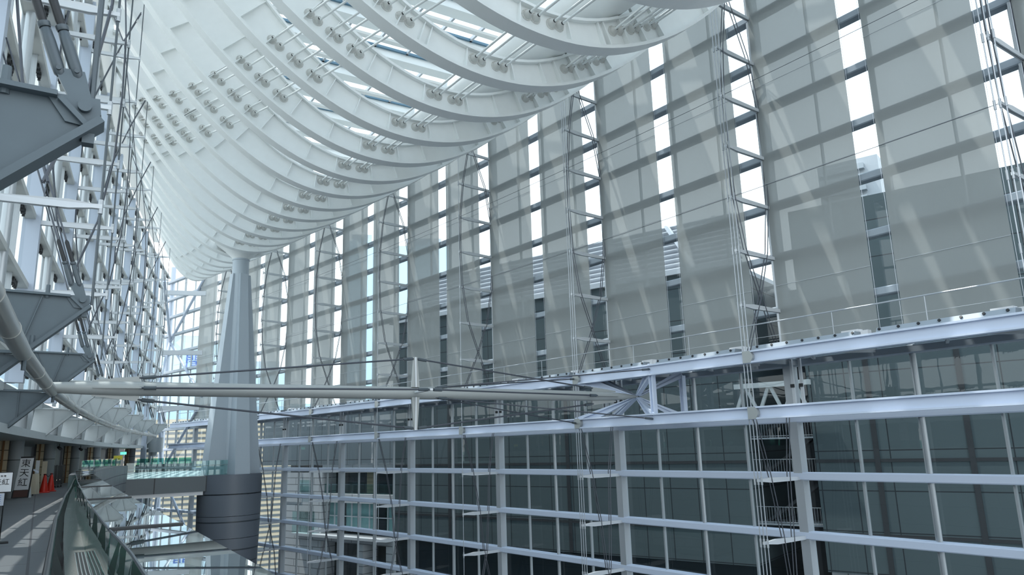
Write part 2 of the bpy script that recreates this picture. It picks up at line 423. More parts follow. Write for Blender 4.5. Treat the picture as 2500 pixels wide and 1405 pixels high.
for i in range(-3, 15, 2):
    root = empty('catwalk_deck', label='grey perforated catwalk deck section above the girder, %s from the right edge' % ORD[(i + 3) // 2], cat='catwalk', group='catwalk deck sections')
    mb = MB()
    for o1, o2, z, th in ((.5, 2.9, 3.42, .03),):
        fr = [(at(arcR(i + q / 2)[0], z), arcR(i + q / 2)[2], Z1) for q in range(5)]
        mb.sweep(fr, [(o1, -th), (o2, -th), (o2, th), (o1, th)])
    mb.build('deck_plate', M['clevis'], root)
    mb = MB()
    for hlf in (0, 1):
        fr = [(at(arcR(i + .12 + hlf + q * .28)[0], 3.58), arcR(i + hlf + q * .28)[2], Z1) for q in range(4)]
        mb.sweep(fr, [(2.5, -.14), (3.05, -.14), (2.92, .1), (2.5, .1)])
    mb.build('cable_tray', M['tran'], root)
    mb = MB()
    for q in range(14):
        P, t, n = arcR(i + .16 + q * .13 + (.06 if q > 6 else 0)); c = at(P + n * 2.97, 3.61)
        mb.tube([c + n * .03 + Z1 * .015, c - n * .05 - Z1 * .03], .05, 8)
    mb.build('grip_hole', M['dark'], root)['kind'] = 'stuff'
    mb = MB()
    for q in range(4):
        Pw, Pi = arcR(i + q * .5 + .25, .3)[0], arcR(i + q * .5 + (.0 if q % 2 else .5), 3.)[0]
        mb.bar(at(Pw, 3.18), at(Pi, 3.18), .1, .14)
    mb.bar(at(arcR(i, .3)[0], 3.15), at(arcR(i, 3.)[0], 3.15), .16, .2); mb.build('floor_brace', M['steel'], root)
    for d in (.28, 1.28):
        bxm = MB()
        P, t, n = arcR(i + d)
        bxm.box(at(P + n * 1.6, 3.78), t * .34, n * .16, Z1 * .13); bxm.box(at(P + n * 1.6 - t * .52, 3.74), t * .17, n * .13, Z1 * .1)
        bo = bxm.build('control_box', M['white'])
        tag(bo, 'small white control box on the catwalk, %s from the right edge' % ORD[(i + 3) + (1 if d > 1 else 0)], 'box', 'control boxes on the catwalk')
# handrail
for i in range(-3, 15, 2):
    root = empty('catwalk_handrail', label='thin grey catwalk handrail section, %s from the right edge' % ORD[(i + 3) // 2], cat='handrail', group='catwalk handrails')
    MB().tube([at(arcR(i + q / 2, 2.4)[0], 4.62) for q in range(5)], .03, 6).build('top_rail', M['steel'], root)
    MB().tube([at(arcR(i + q / 2, 2.4)[0], 4.05) for q in range(5)], .01, 5).build('mid_wire', M['steel'], root)
    for q in (0, .67, 1.33):
        P = arcR(i + q, 2.4)[0]; MB().cyl(at(P, 3.44), at(P, 4.62), .02, None, 6).build('post', M['steel'], root)
    P, t, n = arcR(i, 2.4); MB().cyl(at(P, 4.1), at(P + t * .35, 3.45), .012, None, 5).build('stay', M['steel'], root)
# girder posts at the wall
n = 0
for i in range(-1, 15, 2):
    n += 1; P, t, nn = arcR(i); mb = MB()
    for s_ in (-.35, -.75): mb.bar(at(P + nn * .55 + t * s_, ZLc - .1), at(P + nn * .55 + t * s_, ZU), .09, .12)
    root = mb.build('hanger_pair', M['lsteel'])
    tag(root, 'pair of thin pale hangers behind the girder, %s from the right edge' % ORD[n - 1], 'hanger', 'hanger pairs behind the girder')
    for s_ in (-.35, -.75): MB().box(at(P + nn * .62 + t * s_, 2.1), t * .07, nn * .05, Z1 * .07).build('joint', M['dark'], root)

# ------------------------------------------------------------------ spindle strut across the hall and its fan frame
XS = 27.6
nodeL = V((XS, .08, 2.22)); nodeR = V((XS - .3, -24.4, 2.13)); mid = V((27.3, -12.6, 2.2))
root = empty('hall_strut', label='long grey tapered strut spanning the hall in mid air with four tie rods', cat='strut')
def lerp(a, b, f): return a + (b - a) * f
T = [0, .045, .09, .16, .3, .5, .7, .86, .93, .965, 1.]; RR = [.16, .21, .24, .235, .245, .25, .245, .23, .2, .15, .05]
MB().tube([lerp(nodeL, nodeR, f) for f in T], RR, 24).build('tube', M['strut'], root, True)
ax = (nodeR - nodeL).normalized(); sx = V((1, 0, 0))
for e, f0, f1, f2 in (('near', .055, .112, .112), ('far', .945, .888, .888)):
    for u in (Z1, -Z1, sx, -sx):
        a, b = lerp(nodeL, nodeR, f0), lerp(nodeL, nodeR, f1)
        w = ax.cross(u).normalized()
        for sg in ((-1, 1) if abs(u.x) > .5 else (0,)):
            MB().prism([a + u * .2, a + u * .26, b + u * .42, b + u * .2], w * .05 if sg == 0 else w * .04).build('fin', M['strut'], root) if sg <= 0 else None
# mast at mid span, with clevises and rods
for u, hh in ((Z1, 1.42), (-Z1, 1.5)):
    MB().prism([mid + u * .2 - ax * .17, mid + u * hh - ax * .07, mid + u * hh + ax * .07, mid + u * .2 + ax * .17], sx * .1).build('mast', M['strut'], root)
    MB().prism([mid + u * .2 - sx * .1, mid + u * hh - sx * .05, mid + u * hh + sx * .05, mid + u * .2 + sx * .1], ax * .05).build('mast', M['lsteel'], root)
for u, hh in ((sx, 1.5), (-sx, 1.5)):
    MB().prism([mid + u * .2 - ax * .12, mid + u * hh - ax * .06, mid + u * hh + ax * .06, mid + u * .2 + ax * .12], Z1 * .07).build('mast', M['lsteel'], root)
i2, i3 = arcR(1.85, OG)[0], arcR(2.75, OG)[0]
chU = [at(arcR(3, OG)[0], ZU + .05), at(arcR(2, OG)[0], ZU + .05)]; chL = [at(arcR(3, OG)[0], ZLc), at(arcR(2, OG)[0], ZLc)]
def rod(p, q, r=.035):
    o = MB().cyl(p, q, r, None, 8).build('tie_rod', M['cable'], root, True)
    d = (q - p).normalized()
    for a, s_ in ((p, 1), (q, -1)): MB().cyl(a + d * s_ * .12, a + d * s_ * .5, r * 1.9, None, 8).build('turnbuckle', M['clevis'], o, True)
for u, hh in ((Z1, 1.42), (-Z1, 1.5)):
    rod(lerp(nodeL, nodeR, .11) + u * .36, mid + u * (hh - .06)); rod(mid + u * (hh - .06), lerp(nodeL, nodeR, .89) + u * .36)
for u in (sx, -sx):
    rod(lerp(nodeL, nodeR, .11) + u * .36, mid + u * 1.44); rod(mid + u * 1.44, lerp(nodeL, nodeR, .89) + u * .36)
for p in chU + chL:
    u = Z1 if p.z > 2 else -Z1
    rod(mid + u * .2 + ax * .9, p, .028)
# fan frame
root = empty('fan_frame', label='pale blue star-shaped steel frame of spokes where the strut meets the girder', cat='frame')
fan = [(chU[0], .3), (chU[1], .3), (chL[0], .3), (chL[1], .3),
       (at(arcR(3, 1.0)[0], ZU - .1), .2), (at(arcR(2, 1.0)[0], ZU - .1), .2), (at(arcR(3, 1.0)[0], ZLc), .2), (at(arcR(2, 1.0)[0], ZLc), .2)]
for q, w in fan:
    d = (q - nodeR).normalized(); s_ = d.cross(Z1).normalized(); u = s_.cross(d)
    mb = MB()
    for sg in (-1, 1):
        mb.prism([nodeR + d * .15 + u * .02 * sg, nodeR + d * .15 + u * .04 * sg, q + u * sg * w, q + u * sg * (w - .16)], s_ * .22)
    mb.prism([nodeR + d * .1 + u * .03, q + u * (w - .1), q - u * (w - .1), nodeR + d * .1 - u * .03], s_ * .03)
    mb.build('spoke', M['blue'], root)
for i in (2, 3):
    for off in (OG, 1.0):
        P = arcR(i, off)[0]; MB().ibeam(at(P, ZLc + .2), at(P, ZU - .2), .22, .24, .04, (1, 0, 0)).build('post', M['blue'] if i == 2 else M['steel'], root)
        
# ------------------------------------------------------------------ ceiling: hull shaped ribs
ZE = 24.3
def hull(X):
    x = X - 17.5; zb = 12.76 + .05 * x + .00055 * x * x
    w = (AX - (-28.234 + (X - CX) ** 2 / 798.5)) - .45
    zbi = zb + .98
    return zb, w, (ZE - zb) / w ** 2
def zout(X, dy): zb, w, k = hull(X); return zb + k * dy * dy
def zin(X, dy):
    zb, w, k = hull(X); ki = k * 1.46
    return min(zb + .98 + ki * dy * dy, ZE + .35)
ribs = []
XR = [10.5 + 3.5 * k for k in range(22)]
BD = lambda X: [.62, -.32] + [s_ * (3.45 + d + .14 * (X - 21)) for s_ in (1, -1) for d in (0, .83, 1.63)]
# one boss mesh shared by all the ribs
def boss_mesh():
    mb = MB(); prof = [(0, .2), (-.02, .2), (-.03, .15), (-.07, .14), (-.13, .12), (-.2, .07), (-.22, .055)]
    mb.tube([(x, 0, 0) for x, r in prof], [r for x, r in prof], 16)
    mb.tube([(-.21, 0, 0), (-.27, 0, 0)], [.05, .045], 10)
    for k in range(10): a = 2 * pi * k / 10; mb.tube([(-.02, .175 * cos(a), .175 * sin(a)), (-.04, .175 * cos(a), .175 * sin(a))], .012, 5)
    o = mb.build('boss', M['boss'], None, True); return o
boss0 = boss_mesh(); ring0 = MB().tube([(-.22, 0, 0), (-.26, 0, 0)], [.062, .055], 10).build('grommet', M['dark'], boss0, True)
first_boss = True
def arc_pts(X, f, n=40, wmax=1.):
    zb, w, k = hull(X); return [(AX + w * wmax * (2 * q / n - 1), f(X, w * wmax * (2 * q / n - 1))) for q in range(n + 1)]
for r, X in enumerate(XR):
    zb, w, k = hull(X)
    if w < 2.2: break
    root = empty('ceiling_rib', (X, AX, zb), cat='rib', group='curved ribs of the hull-shaped ceiling',
                 label='white curved ceiling rib, ' + ('the nearest, just above the top edge of the photo' if r == 0 else '%s one from the camera' % ORD[r] if r < 21 else 'farthest one') )
    off = V((X, AX, zb))
    N = 56
    out = arc_pts(X, zout, N); inn = arc_pts(X, zin, N)
    def loc(y, z, dx=0.): return V((dx, y - AX, z - zb))
    mb = MB()
    for dx in (-.02, .02): mb.strip([loc(y, z, dx) for y, z in out], [loc(y, z, dx) for y, z in inn])
    mb.build('web', M['rib'], root)
    # outer (lower) flange: a box swept along the curve
    def fl(pts, a0, a1, b0, b1):
        fr = []
        for q, (y, z) in enumerate(pts):
            p, n_ = pts[max(q - 1, 0)], pts[min(q + 1, len(pts) - 1)]
            t = V((0, n_[0] - p[0], n_[1] - p[1])).normalized(); nr = V((0, -t.z, t.y))
            fr.append((loc(y, z), V((1, 0, 0)), nr))
        return MB().sweep(fr, [(a0, b0), (a1, b0), (a1, b1), (a0, b1)])
    fl(out, -.3, .3, -.02, .10).build('lower_flange', M['rib'], root, True)
    ii = [(y, z) for y, z in inn if z < ZE + .3]
    if len(ii) > 3: fl(ii, -.2, .2, -.06, .04).build('upper_flange', M['rib'], root, True)
    MB().box(loc(AX, ZE + .3), (.2, 0, 0), (0, w, 0), (0, 0, .08)).build('top_chord', M['rib'], root)
    st = [-.85, 1.2, -2.3, 2.75, 3.05 + .14 * (X - 21), 3.9 + .14 * (X - 21), 4.72 + .14 * (X - 21), 5.6 + .14 * (X - 21)]
    st = [s_ for s_ in st] + [-s_ for s_ in st[4:]] + [7.6, 9.4, 11.2, -7.6, -9.4, -11.2]
    for dy in st:
        if abs(dy) > w * .93: continue
        y = AX + dy; z0, z1 = zout(X, dy), zin(X, dy); kk = 2 * k * dy; nn = V((0, -kk, 1)).normalized()
        a = loc(y, z0 + .05); dz = (z1 - z0 - .08); L = dz / max(nn.z + abs(nn.y) * kk * 1.46 * (1 if nn.y * dy < 0 else -1) * 1., .5)
        L = min(L, dz)
        MB().prism([a + V((-.02, 0, 0)), a + V((-.26, 0, 0)), a + nn * L + V((-.13, 0, 0)), a + nn * L + V((-.02, 0, 0))], nn.cross(V((1, 0, 0))) * .035).build('stiffener', M['rib'], root)
    if X < 61:
        for dy in BD(X):
            for e in (-.16, .16):
                if abs(dy + e) > w * .9: continue
                z = zout(X, dy + e) + (.67 if abs(dy) < 2 else .76)
                if first_boss: b = boss0; first_boss = False; b.parent = root
                else:
                    b = boss0.copy(); COL.objects.link(b); b.parent = root
                    g = ring0.copy(); COL.objects.link(g); g.parent = b
                b.location = loc(AX + dy + e, z, -.02)
    ribs.append(root)
# rods that thread the ribs
for q in range(8):
    for e in (-.16, .16):
        mb = MB(); pts = []
        for X in [7.5] + [x for x in XR if x < 61]:
            dy = BD(X)[q]
            if abs(dy + e) > hull(X)[1] * .9: continue
            pts.append(V((X, AX + dy + e, zout(X, dy + e) + (.67 if abs(dy) < 2 else .76))))
        o = mb.tube(pts, .042, 8).build('tension_rod', M['rib'], None, True)
        nm = ['left of the two centre pairs', 'right of the two centre pairs', 'left bank, innermost pair', 'left bank, middle pair', 'left bank, outermost pair',
              'right bank, innermost pair', 'right bank, middle pair', 'right bank, outermost pair'][q]
        tag(o, 'white tension rod through the ceiling ribs, %s, %s rod' % (nm, 'right-hand' if e < 0 else 'left-hand'), 'rod', 'tension rods through the ceiling ribs')
# big tube with spokes above the ribs
tp = lambda X: V((X, AX - 2.6, zout(X, 0) + 2.75))
mb = MB(); mb.tube([tp(6 + 3 * k) for k in range(19)], 1.0, 28)
o = mb.build('compression_tube', M['rib'], None, True); tag(o, 'fat white tube lying above the curved ribs at the top of the photo', 'tube')
for X in XR[:9]:
    root = MB(); P = tp(X)
    root.prism([P + V((0, -.9, .1)), P + V((0, -5.2, 4.6)), P + V((0, -5.6, 4.2)), P + V((0, -1.0, -.4))], (.5, 0, 0))
    o = root.build('tube_spoke', M['rib'], None); r = XR.index(X)
    tag(o, 'flat white spoke plate between the fat tube and the ceiling, %s from the camera' % ORD[r], 'spoke', 'spoke plates beside the fat tube')
    root2 = MB(); root2.prism([P + V((.9, -.3, -1.0)), P + V((.9, -1.2, -1.3)), P + V((.9, -3.0, .9)), P + V((.9, -2.6, 1.3))], (.06, 0, 0)); root2.build('side_plate', M['rib'], o)

# ------------------------------------------------------------------ glass roof
ZR = 25.6
def yr_(X): return -28.234 + (X - CX) ** 2 / 798.5
rr = 0
for q in range(-4, 27):
    X = 8.75 + 3.5 * q
    y0, y1 = yr_(X) + .1, yl(X) - .1
    if X > 84: break
    rr += 1
    root = empty('ceiling_skylight', kind='structure')
    MB().bx(X + .95, X + 1.85, y0, y1, ZR - .45, ZR + .35).build('roof_beam', M['beamw'], root)
    MB().bx(X - 1.6, X - 1.35, y0, y1, ZR - .2, ZR + .35).build('glazing_rail', M['steel'], root)
    MB().bx(X + .78, X + .94, y0, y1, ZR + .05, ZR + .2).build('gasket_rail', M['sealant'], root)
    nb_ = int((y1 - y0) / 2.3)
    mb = MB()
    for u in range(1, nb_ + 1):
        y = y0 + (y1 - y0) * u / (nb_ + 1); mb.bx(X - 1.4, X + .95, y - .07, y + .07, ZR + .05, ZR + .3)
    mb.build('glazing_bar', M['steel'], root)
    MB().add([(X - 1.65, y0, ZR + .32), (X + 1.9, y0, ZR + .32), (X + 1.9, y1, ZR + .32), (X - 1.65, y1, ZR + .32)], [(0, 1, 2, 3)]).build('pane', M['roofg'], root)
for q, y in enumerate((-5.2, -6.9)):
    mb = MB(); mb.tube([(3, y, ZR - 1.1), (56, y, ZR - .9)], .16, 12); o = mb.build('gondola_rail', M['steel'], None, True)
    MB().bx(3, 56, y + .1, y + .22, ZR - 1.2, ZR - .85).build('rail_edge', M['redp'], o)
    tag(o, 'grey rail with a red edge below the skylight, %s one' % ('left' if q == 0 else 'right'), 'rail')
for s_, nm in ((1, 'left'), (-1, 'right')):
    mb = MB(); pts = []
    for k in range(24):
        X = -5 + 4 * k; y = (yl(X) - .25) if s_ > 0 else (yr_(X) + .25); pts.append((V((X, y, ZE + .3)), V((0, 1, 0)), Z1))
    mb.sweep(pts, [(-.3, -1.5), (.3, -1.5), (.35, .35), (-.35, .35)]); o = mb.build('trim_%d' % (1 if s_ > 0 else 2), M['beamw']); tag(o, kind='structure')

# ------------------------------------------------------------------ column
CP = V((61.8, AX, 0))
root = empty('tapered_column', (CP.x, CP.y, GROUND), label='tall blue-grey column with tapering fins carrying the curved ceiling', cat='column')
def cz(z): return z - GROUND
MB().tube([(0, 0, cz(-1.5)), (0, 0, cz(4)), (0, 0, cz(15.75))], [.98, .85, .64], 32).build('shaft', M['col'], root, True)
MB().tube([(0, 0, cz(15.6)), (0, 0, cz(15.72))], .68, 32).build('collar', M['col'], root, True)
MB().tube([(0, 0, cz(15.7)), (0, 0, cz(15.85)), (0, 0, cz(16.1)), (0, 0, cz(16.5)), (0, 0, cz(17.0))], [.66, .74, 1.0, 1.45, 2.1], 32).build('capital', M['rib'], root, True)
zt_, zb_ = cz(14.4), cz(-1.55)
for k in range(4):
    a = radians(-168 + 90 * k); d = V((cos(a), sin(a), 0)); s_ = V((-sin(a), cos(a), 0))
    rt, rb, wt, wb = .74, 2.12, .40, .60
    c1 = V((0, 0, zt_)); c0 = V((0, 0, zb_))
    vs = [c0 + s_ * wb, c0 - s_ * wb, c0 + d * rb - s_ * wb, c0 + d * rb + s_ * wb, c1 + s_ * wt * .8, c1 - s_ * wt * .8, c1 + d * rt - s_ * wt * .8, c1 + d * rt + s_ * wt * .8]
    MB().add(vs, [(0, 1, 2, 3), (4, 7, 6, 5), (0, 4, 5, 1), (1, 5, 6, 2), (2, 6, 7, 3), (3, 7, 4, 0)]).build('fin', M['col'], root)
def drum_ring(z0, z1, r0, r1): return MB().tube([(0, 0, cz(z0)), (0, 0, cz(z1))], [r0, r1], 48)
zz = [-1.55, -3.0, -4.6, -6.2, -7.9, -9.8, -12, -15, -20, -31]; rad = [2.35, 2.35, 2.32, 2.28, 2.2, 2.1, 1.98, 1.8, 1.6, 1.4]
for q in range(len(zz) - 1):
    drum_ring(zz[q + 1] + .03, zz[q], rad[q + 1], rad[q]).build('drum_ring', M['drum'], root, True)

# ------------------------------------------------------------------ platform to the column
root = empty('platform', label='grey bridge platform from the walkway to the finned column with sunlit floor', cat='platform')
PY = [-4.6, -7, -9.5, -12.0]
mb = MB(); mb.prism([(59.6, -3.6, -2.15), (60.6, -11.6, -2.15), (62.0, -12.6, -2.15), (74, -13.8, -2.15), (83, -13.0, -2.15), (85, -8.6, -2.15), (73, -3.6, -2.15), (60, -3., -2.15)], (0, 0, 1.1)); mb.build('slab', M['slab'], root)
MB().prism([(60, -3.2, -1.58), (60.8, -11.5, -1.58), (62.2, -12.4, -1.58), (74, -13.6, -1.58), (82.8, -12.9, -1.58), (84.8, -8.7, -1.58), (73, -3.7, -1.58)], (0, 0, .04)).build('paving', M['deckf'], root)
MB().bx(60.8, 66, -11.3, -3.4, -2.98, -2.72).build('soffit_beam', M['lsteel'], root)
root = empty('platform_balustrade', label='clear glass balustrade along the near edge of the platform by the column', cat='balustrade')
for q in range(4):
    ya, yb = -5.3 - q * 2.05, -5.3 - (q + 1) * 2.05 + .03
    xa, xb = 59.85 - ya * 0 + (-3.6 - ya) * .125, 59.85 + (-3.6 - yb) * .125
    MB().box(((xa + xb) / 2, (ya + yb) / 2, -1.02), ((xb - xa) / 2, (yb - ya) / 2, 0), (.012, 0, 0), (0, 0, .56)).build('glass_panel', M['balu'], root)
MB().tube([(60.1, -5.3, -.95), (61.0, -12.6, -.78)], .03, 6).build('handrail', M['steel'], root)
root = empty('platform_balustrade', label='glass balustrade with a dark parapet on the far side of the platform', cat='balustrade')
MB().bar((85.2, -8.4, -1.2), (83.0, -13.3, -1.2), .25, .75).build('parapet', M['parap'], root)
for q in range(4):
    a, b = V((85.2, -8.4, -.55)), V((83.0, -13.3, -.55)); MB().bar(lerp(a, b, q / 4 + .01), lerp(a, b, q / 4 + .24), .02, .6).build('glass_panel', M['green'], root)

# ------------------------------------------------------------------ walkway
wx = [2, 6, 12, 20, 30, 40, 50, 60, 75, 90]
yin = [-.17, -.26, -.42, -.62, -1.0, -1.55, -2.6, -3.5, -6.0, -9]
mb = MB(); A = [(x, y, FLOOR) for x, y in zip(wx, yin)]; B = [(x, yl(x) + 3.2, FLOOR) for x in wx]
C = [(p[0], p[1], FLOOR - .9) for p in A]; D = [(p[0], p[1], FLOOR - .9) for p in B]
mb.strip(A, B); mb.strip(C, D); mb.strip(A, C); mb.strip(B, D)
tag(mb.build('floor_walkway', M['floor']), kind='structure')
# balustrade: handrail on plates, granite ledge, leaning green glass, wide glass top
def yy(x, pts):
    for (x0, y0), (x1, y1) in zip(pts[:-1], pts[1:]):
        if x <= x1: return y0 + (y1 - y0) * (x - x0) / (x1 - x0)
    return pts[-1][1]
HR = [(2, -.03), (5.6, -.10), (10.5, -.23), (16.4, -.47), (20.8, -.69), (30, -1.1), (40, -1.7)]
LE = [(2, -.2), (7.9, -.28), (11.3, -.35), (16.1, -.48), (24, -.79), (30.8, -1.11), (40, -1.75), (50, -2.8)]
GB = [(2, -.36), (8.7, -.47), (12.65, -.56), (16.6, -.65), (24, -.93), (30.8, -1.24), (40, -1.85), (50, -2.9)]
GL = [(2, -.37), (3.3, -.39), (4.3, -.42), (5.6, -.42), (9.3, -.48), (17.4, -.69), (32.4, -1.17), (40, -1.8)]
GR = [(2, -.76), (2.95, -.79), (3.7, -.81), (5.5, -.85), (9.9, -.93), (16.6, -1.1), (23.3, -1.3), (30, -1.65), (40, -2.3)]
root = empty('walkway_handrail', label='dark round handrail curving along the walkway beside the granite ledge', cat='handrail')
xs = [2.5 + 1.0 * k for k in range(37)]
MB().tube([(x, yy(x, HR), -.7) for x in xs], .024, 12).build('rail', M['darkp'], root, True)
for k in range(22):
    x = 3 + 1.6 * k; y = yy(x, HR); yb = yy(x, LE)
    MB().prism([(x, y, -.74), (x, y - .02, -.72), (x, yb, -1.02), (x, yb, -1.55), (x, yb + .1, -1.55)], (.02, 0, 0)).build('bracket_plate', M['darkp'], root)
root = empty('granite_ledge', label='rough grey granite ledge with a sunken grille between handrail and green glass', cat='ledge')
xs = [2 + .8 * k for k in range(56)]
mb = MB(); fr = [(V((x, yy(x, LE), -1.0)), V((0, -1, 0)), Z1) for x in xs]
mb.sweep(fr, [(0, -.6), (.62, -.6), (.62, 0), (0, 0)]); mb.build('ledge_top', M['granite'], root)
mb = MB()
for q in range(9): mb.tube([(x, yy(x, LE) - .1 - .03 * q, -.99) for x in (3.5, 5, 6.5, 8, 9.5)], .005, 4)
mb.build('grille', M['steel'], root)
MB().prism([(3.4, -.31, -.997), (9.6, -.42, -.997), (9.6, -.68, -.997), (3.4, -.6, -.997)], (0, 0, .004)).build('grille_pit', M['dark'], root)
# panels of the balustrade
edges = [2.0, 5.52, 9.6, 13.8, 18, 22.2, 26.4, 30.6, 35, 39.5]
for q in range(len(edges) - 1):
    a, b = edges[q] + .03, edges[q + 1] - .03
    root = empty('balustrade_bay', label='green glass balustrade bay with a wide glossy glass top, %s from the camera' % ORD[q], cat='balustrade', group='glass balustrade bays along the walkway')
    N = 5; X = [a + (b - a) * k / N for k in range(N + 1)]
    mb = MB(); fr = [(V((x, yy(x, GL), -.45)), V((0, yy(x, GR) - yy(x, GL), 0)), Z1) for x in X]
    mb.sweep(fr, [(0, -.012), (1, -.012), (1, .0), (0, .0)]); mb.build('glass_top', M['balut'], root)
    mb = MB(); mb.strip([(x, yy(x, GL) - .005, -.465) for x in X], [(x, yy(x, GB) - .02, -.99) for x in X]); mb.build('glass_panel', M['green2'], root)
    mb = MB(); mb.strip([(x, yy(x, GR) + .01, -.465) for x in X], [(x, yy(x, GR) + .01, -1.7) for x in X]); mb.build('outer_glass', M['balu'], root)
    MB().tube([(x, yy(x, GL), -.455) for x in X], .009, 6).build('edge_bead', M['clevis'], root)
    x = edges[q + 1]; MB().box((x, (yy(x, GL) + yy(x, GR)) / 2, -.452), (.03, 0, 0), (0, (yy(x, GL) - yy(x, GR)) / 2, 0), (0, 0, .012)).build('joint_seal', M['dark'], root)
    MB().bx(x - .02, x + .02, yy(x, GR) + .05, yy(x, GL) - .02, -.98, -.47).build('glass_rib', M['green'], root)
# curved parapet that widens to the platform
pp = [(33, -1.9), (38, -2.15), (44, -2.85), (49, -3.5), (54, -4.2), (58, -4.9), (60.0, -5.4)]
mb = MB(); fr = [(V((x, y, 0)), V((0, 1, 0)), Z1) for x, y in pp]
mb.sweep(fr, [(0, -2.9), (.9, -2.9), (.9, -.62), (0, -.62)]); tag(mb.build('curved_parapet', M['parap']), 'curved grey tiled parapet where the walkway widens to the platform', 'parapet')
root = empty('parapet_balustrade', label='green tinted glass screen standing on the curved tiled parapet', cat='balustrade')
for q in range(len(pp) - 1):
    a, b = V((pp[q][0], pp[q][1] + .5, -.35)), V((pp[q + 1][0] - .1, pp[q + 1][1] + .5, -.35)); MB().bar(a, b, .02, .5).build('glass_panel', M['green'], root)
tag(MB().box((59.6, -4.7, -.05), (.02, 0, 0), (0, .28, 0), (0, 0, .14)).build('warning_notice', M['yellow']), 'small yellow and white notice on the glass above the curved parapet', 'notice')

# ------------------------------------------------------------------ inner wall behind the walkway
OW = 1.9
def LW(X, off=OW): return V((X, yl(X) + off, 0))
def wall_seg(name, xa, xb, off, z0, z1, th, m, parent=None):
    Pa, Pb = LW(xa, off), LW(xb, off); d = Pb - Pa; L = d.length
    o = MB().bx(0, L, 0, th, z0, z1).build(name, m, parent); o.location = (Pa.x, Pa.y, 0); o.rotation_euler = (0, 0, atan2(d.y, d.x)); return o
ofs = 2.0
for j in range(-1, 9):
    X = XL0 + DXL * j
    if X > 90: break
    # seen from the camera each bay reads: round pier, beige strip with a brown slot, window
    root = empty('wall_left', kind='structure')
    tl = V((1, -(X - CX) / R0, 0)).normalized(); nl = V((-tl.y, tl.x, 0))          # along, outward
    B0 = V((X, yl(X), 0))
    def pb(nm, o0, o1, a0, a1, z0, z1, m):
        c = B0 + nl * (o0 + o1) / 2 + tl * (a0 + a1) / 2
        return MB().box(at(c, (z0 + z1) / 2), nl * (o1 - o0) / 2, tl * (a1 - a0) / 2, Z1 * (z1 - z0) / 2).build(nm, m, root)
    P = B0 + nl * .95 + tl * .3; MB().tube([at(P, FLOOR), at(P, 2.2)], .29, 24).build('pier', M['pier'], root, True)
    pb('stone_face', 1.2, 1.56, .15, .6, FLOOR, .95, M['beige']); pb('timber_slot', 1.36, 1.43, .1, .16, FLOOR, .95, M['brown'])
    pb('window_frame', 1.56, 1.63, .0, .6, FLOOR, .95, M['darkp'])
    if j < 4:
        q0, q1 = B0 + nl * 1.64 + tl * .8, B0 + nl * 2.6 + tl * .0
        MB().bar(at(q0, .1), at(q1, .1), .03, 1.7).build('mirror_pane', M['wmir'], root)
        MB().bar(at(q0, -.75), at(q1, -.75), .06, .08).build('window_sill', M['darkp'], root); MB().bar(at(lerp(q0, q1, .5), -.7), at(lerp(q0, q1, .5), .95), .05, .05).build('frame_bar', M['darkp'], root)
        MB().bar(at(q0, -1.2), at(q1, -1.2), .04, .8).build('timber_dado', M['brown'], root)
    pb('back_panel', 3.3, 3.5, .0, DXL, FLOOR, 3.0, M['darkp'])
# soffit and fascia
mb = MB(); fr = [(V((x, yl(x), 0)), V((0, 1, 0)), Z1) for x in range(0, 95, 4)]
mb.sweep(fr, [(-.12, .82), (3.6, .82), (3.6, .98), (0, .98), (0, 1.1), (-.12, 1.1)]); tag(mb.build('ceiling_soffit', M['brk2']), kind='structure')
for j in range(-1, 9):
    X = XL0 + DXL * j
    root = wall_seg('fascia_panel', X + 1.0, X + 4.4, .55, .98, 2.15, .3, M['brk2'])
    tag(root, 'pale upright fascia panel between two lower brackets, %s from the camera' % ORD[j + 1], 'panel', 'fascia panels above the walkway')
    root = wall_seg('glazing_sill', X, X + DXL - .02, .1, 2.15, 2.4, .5, M['brk2']); tag(root, 'pale sill beam under the left glass wall, %s bay from the camera' % ORD[j + 1], 'beam', 'sill beams')
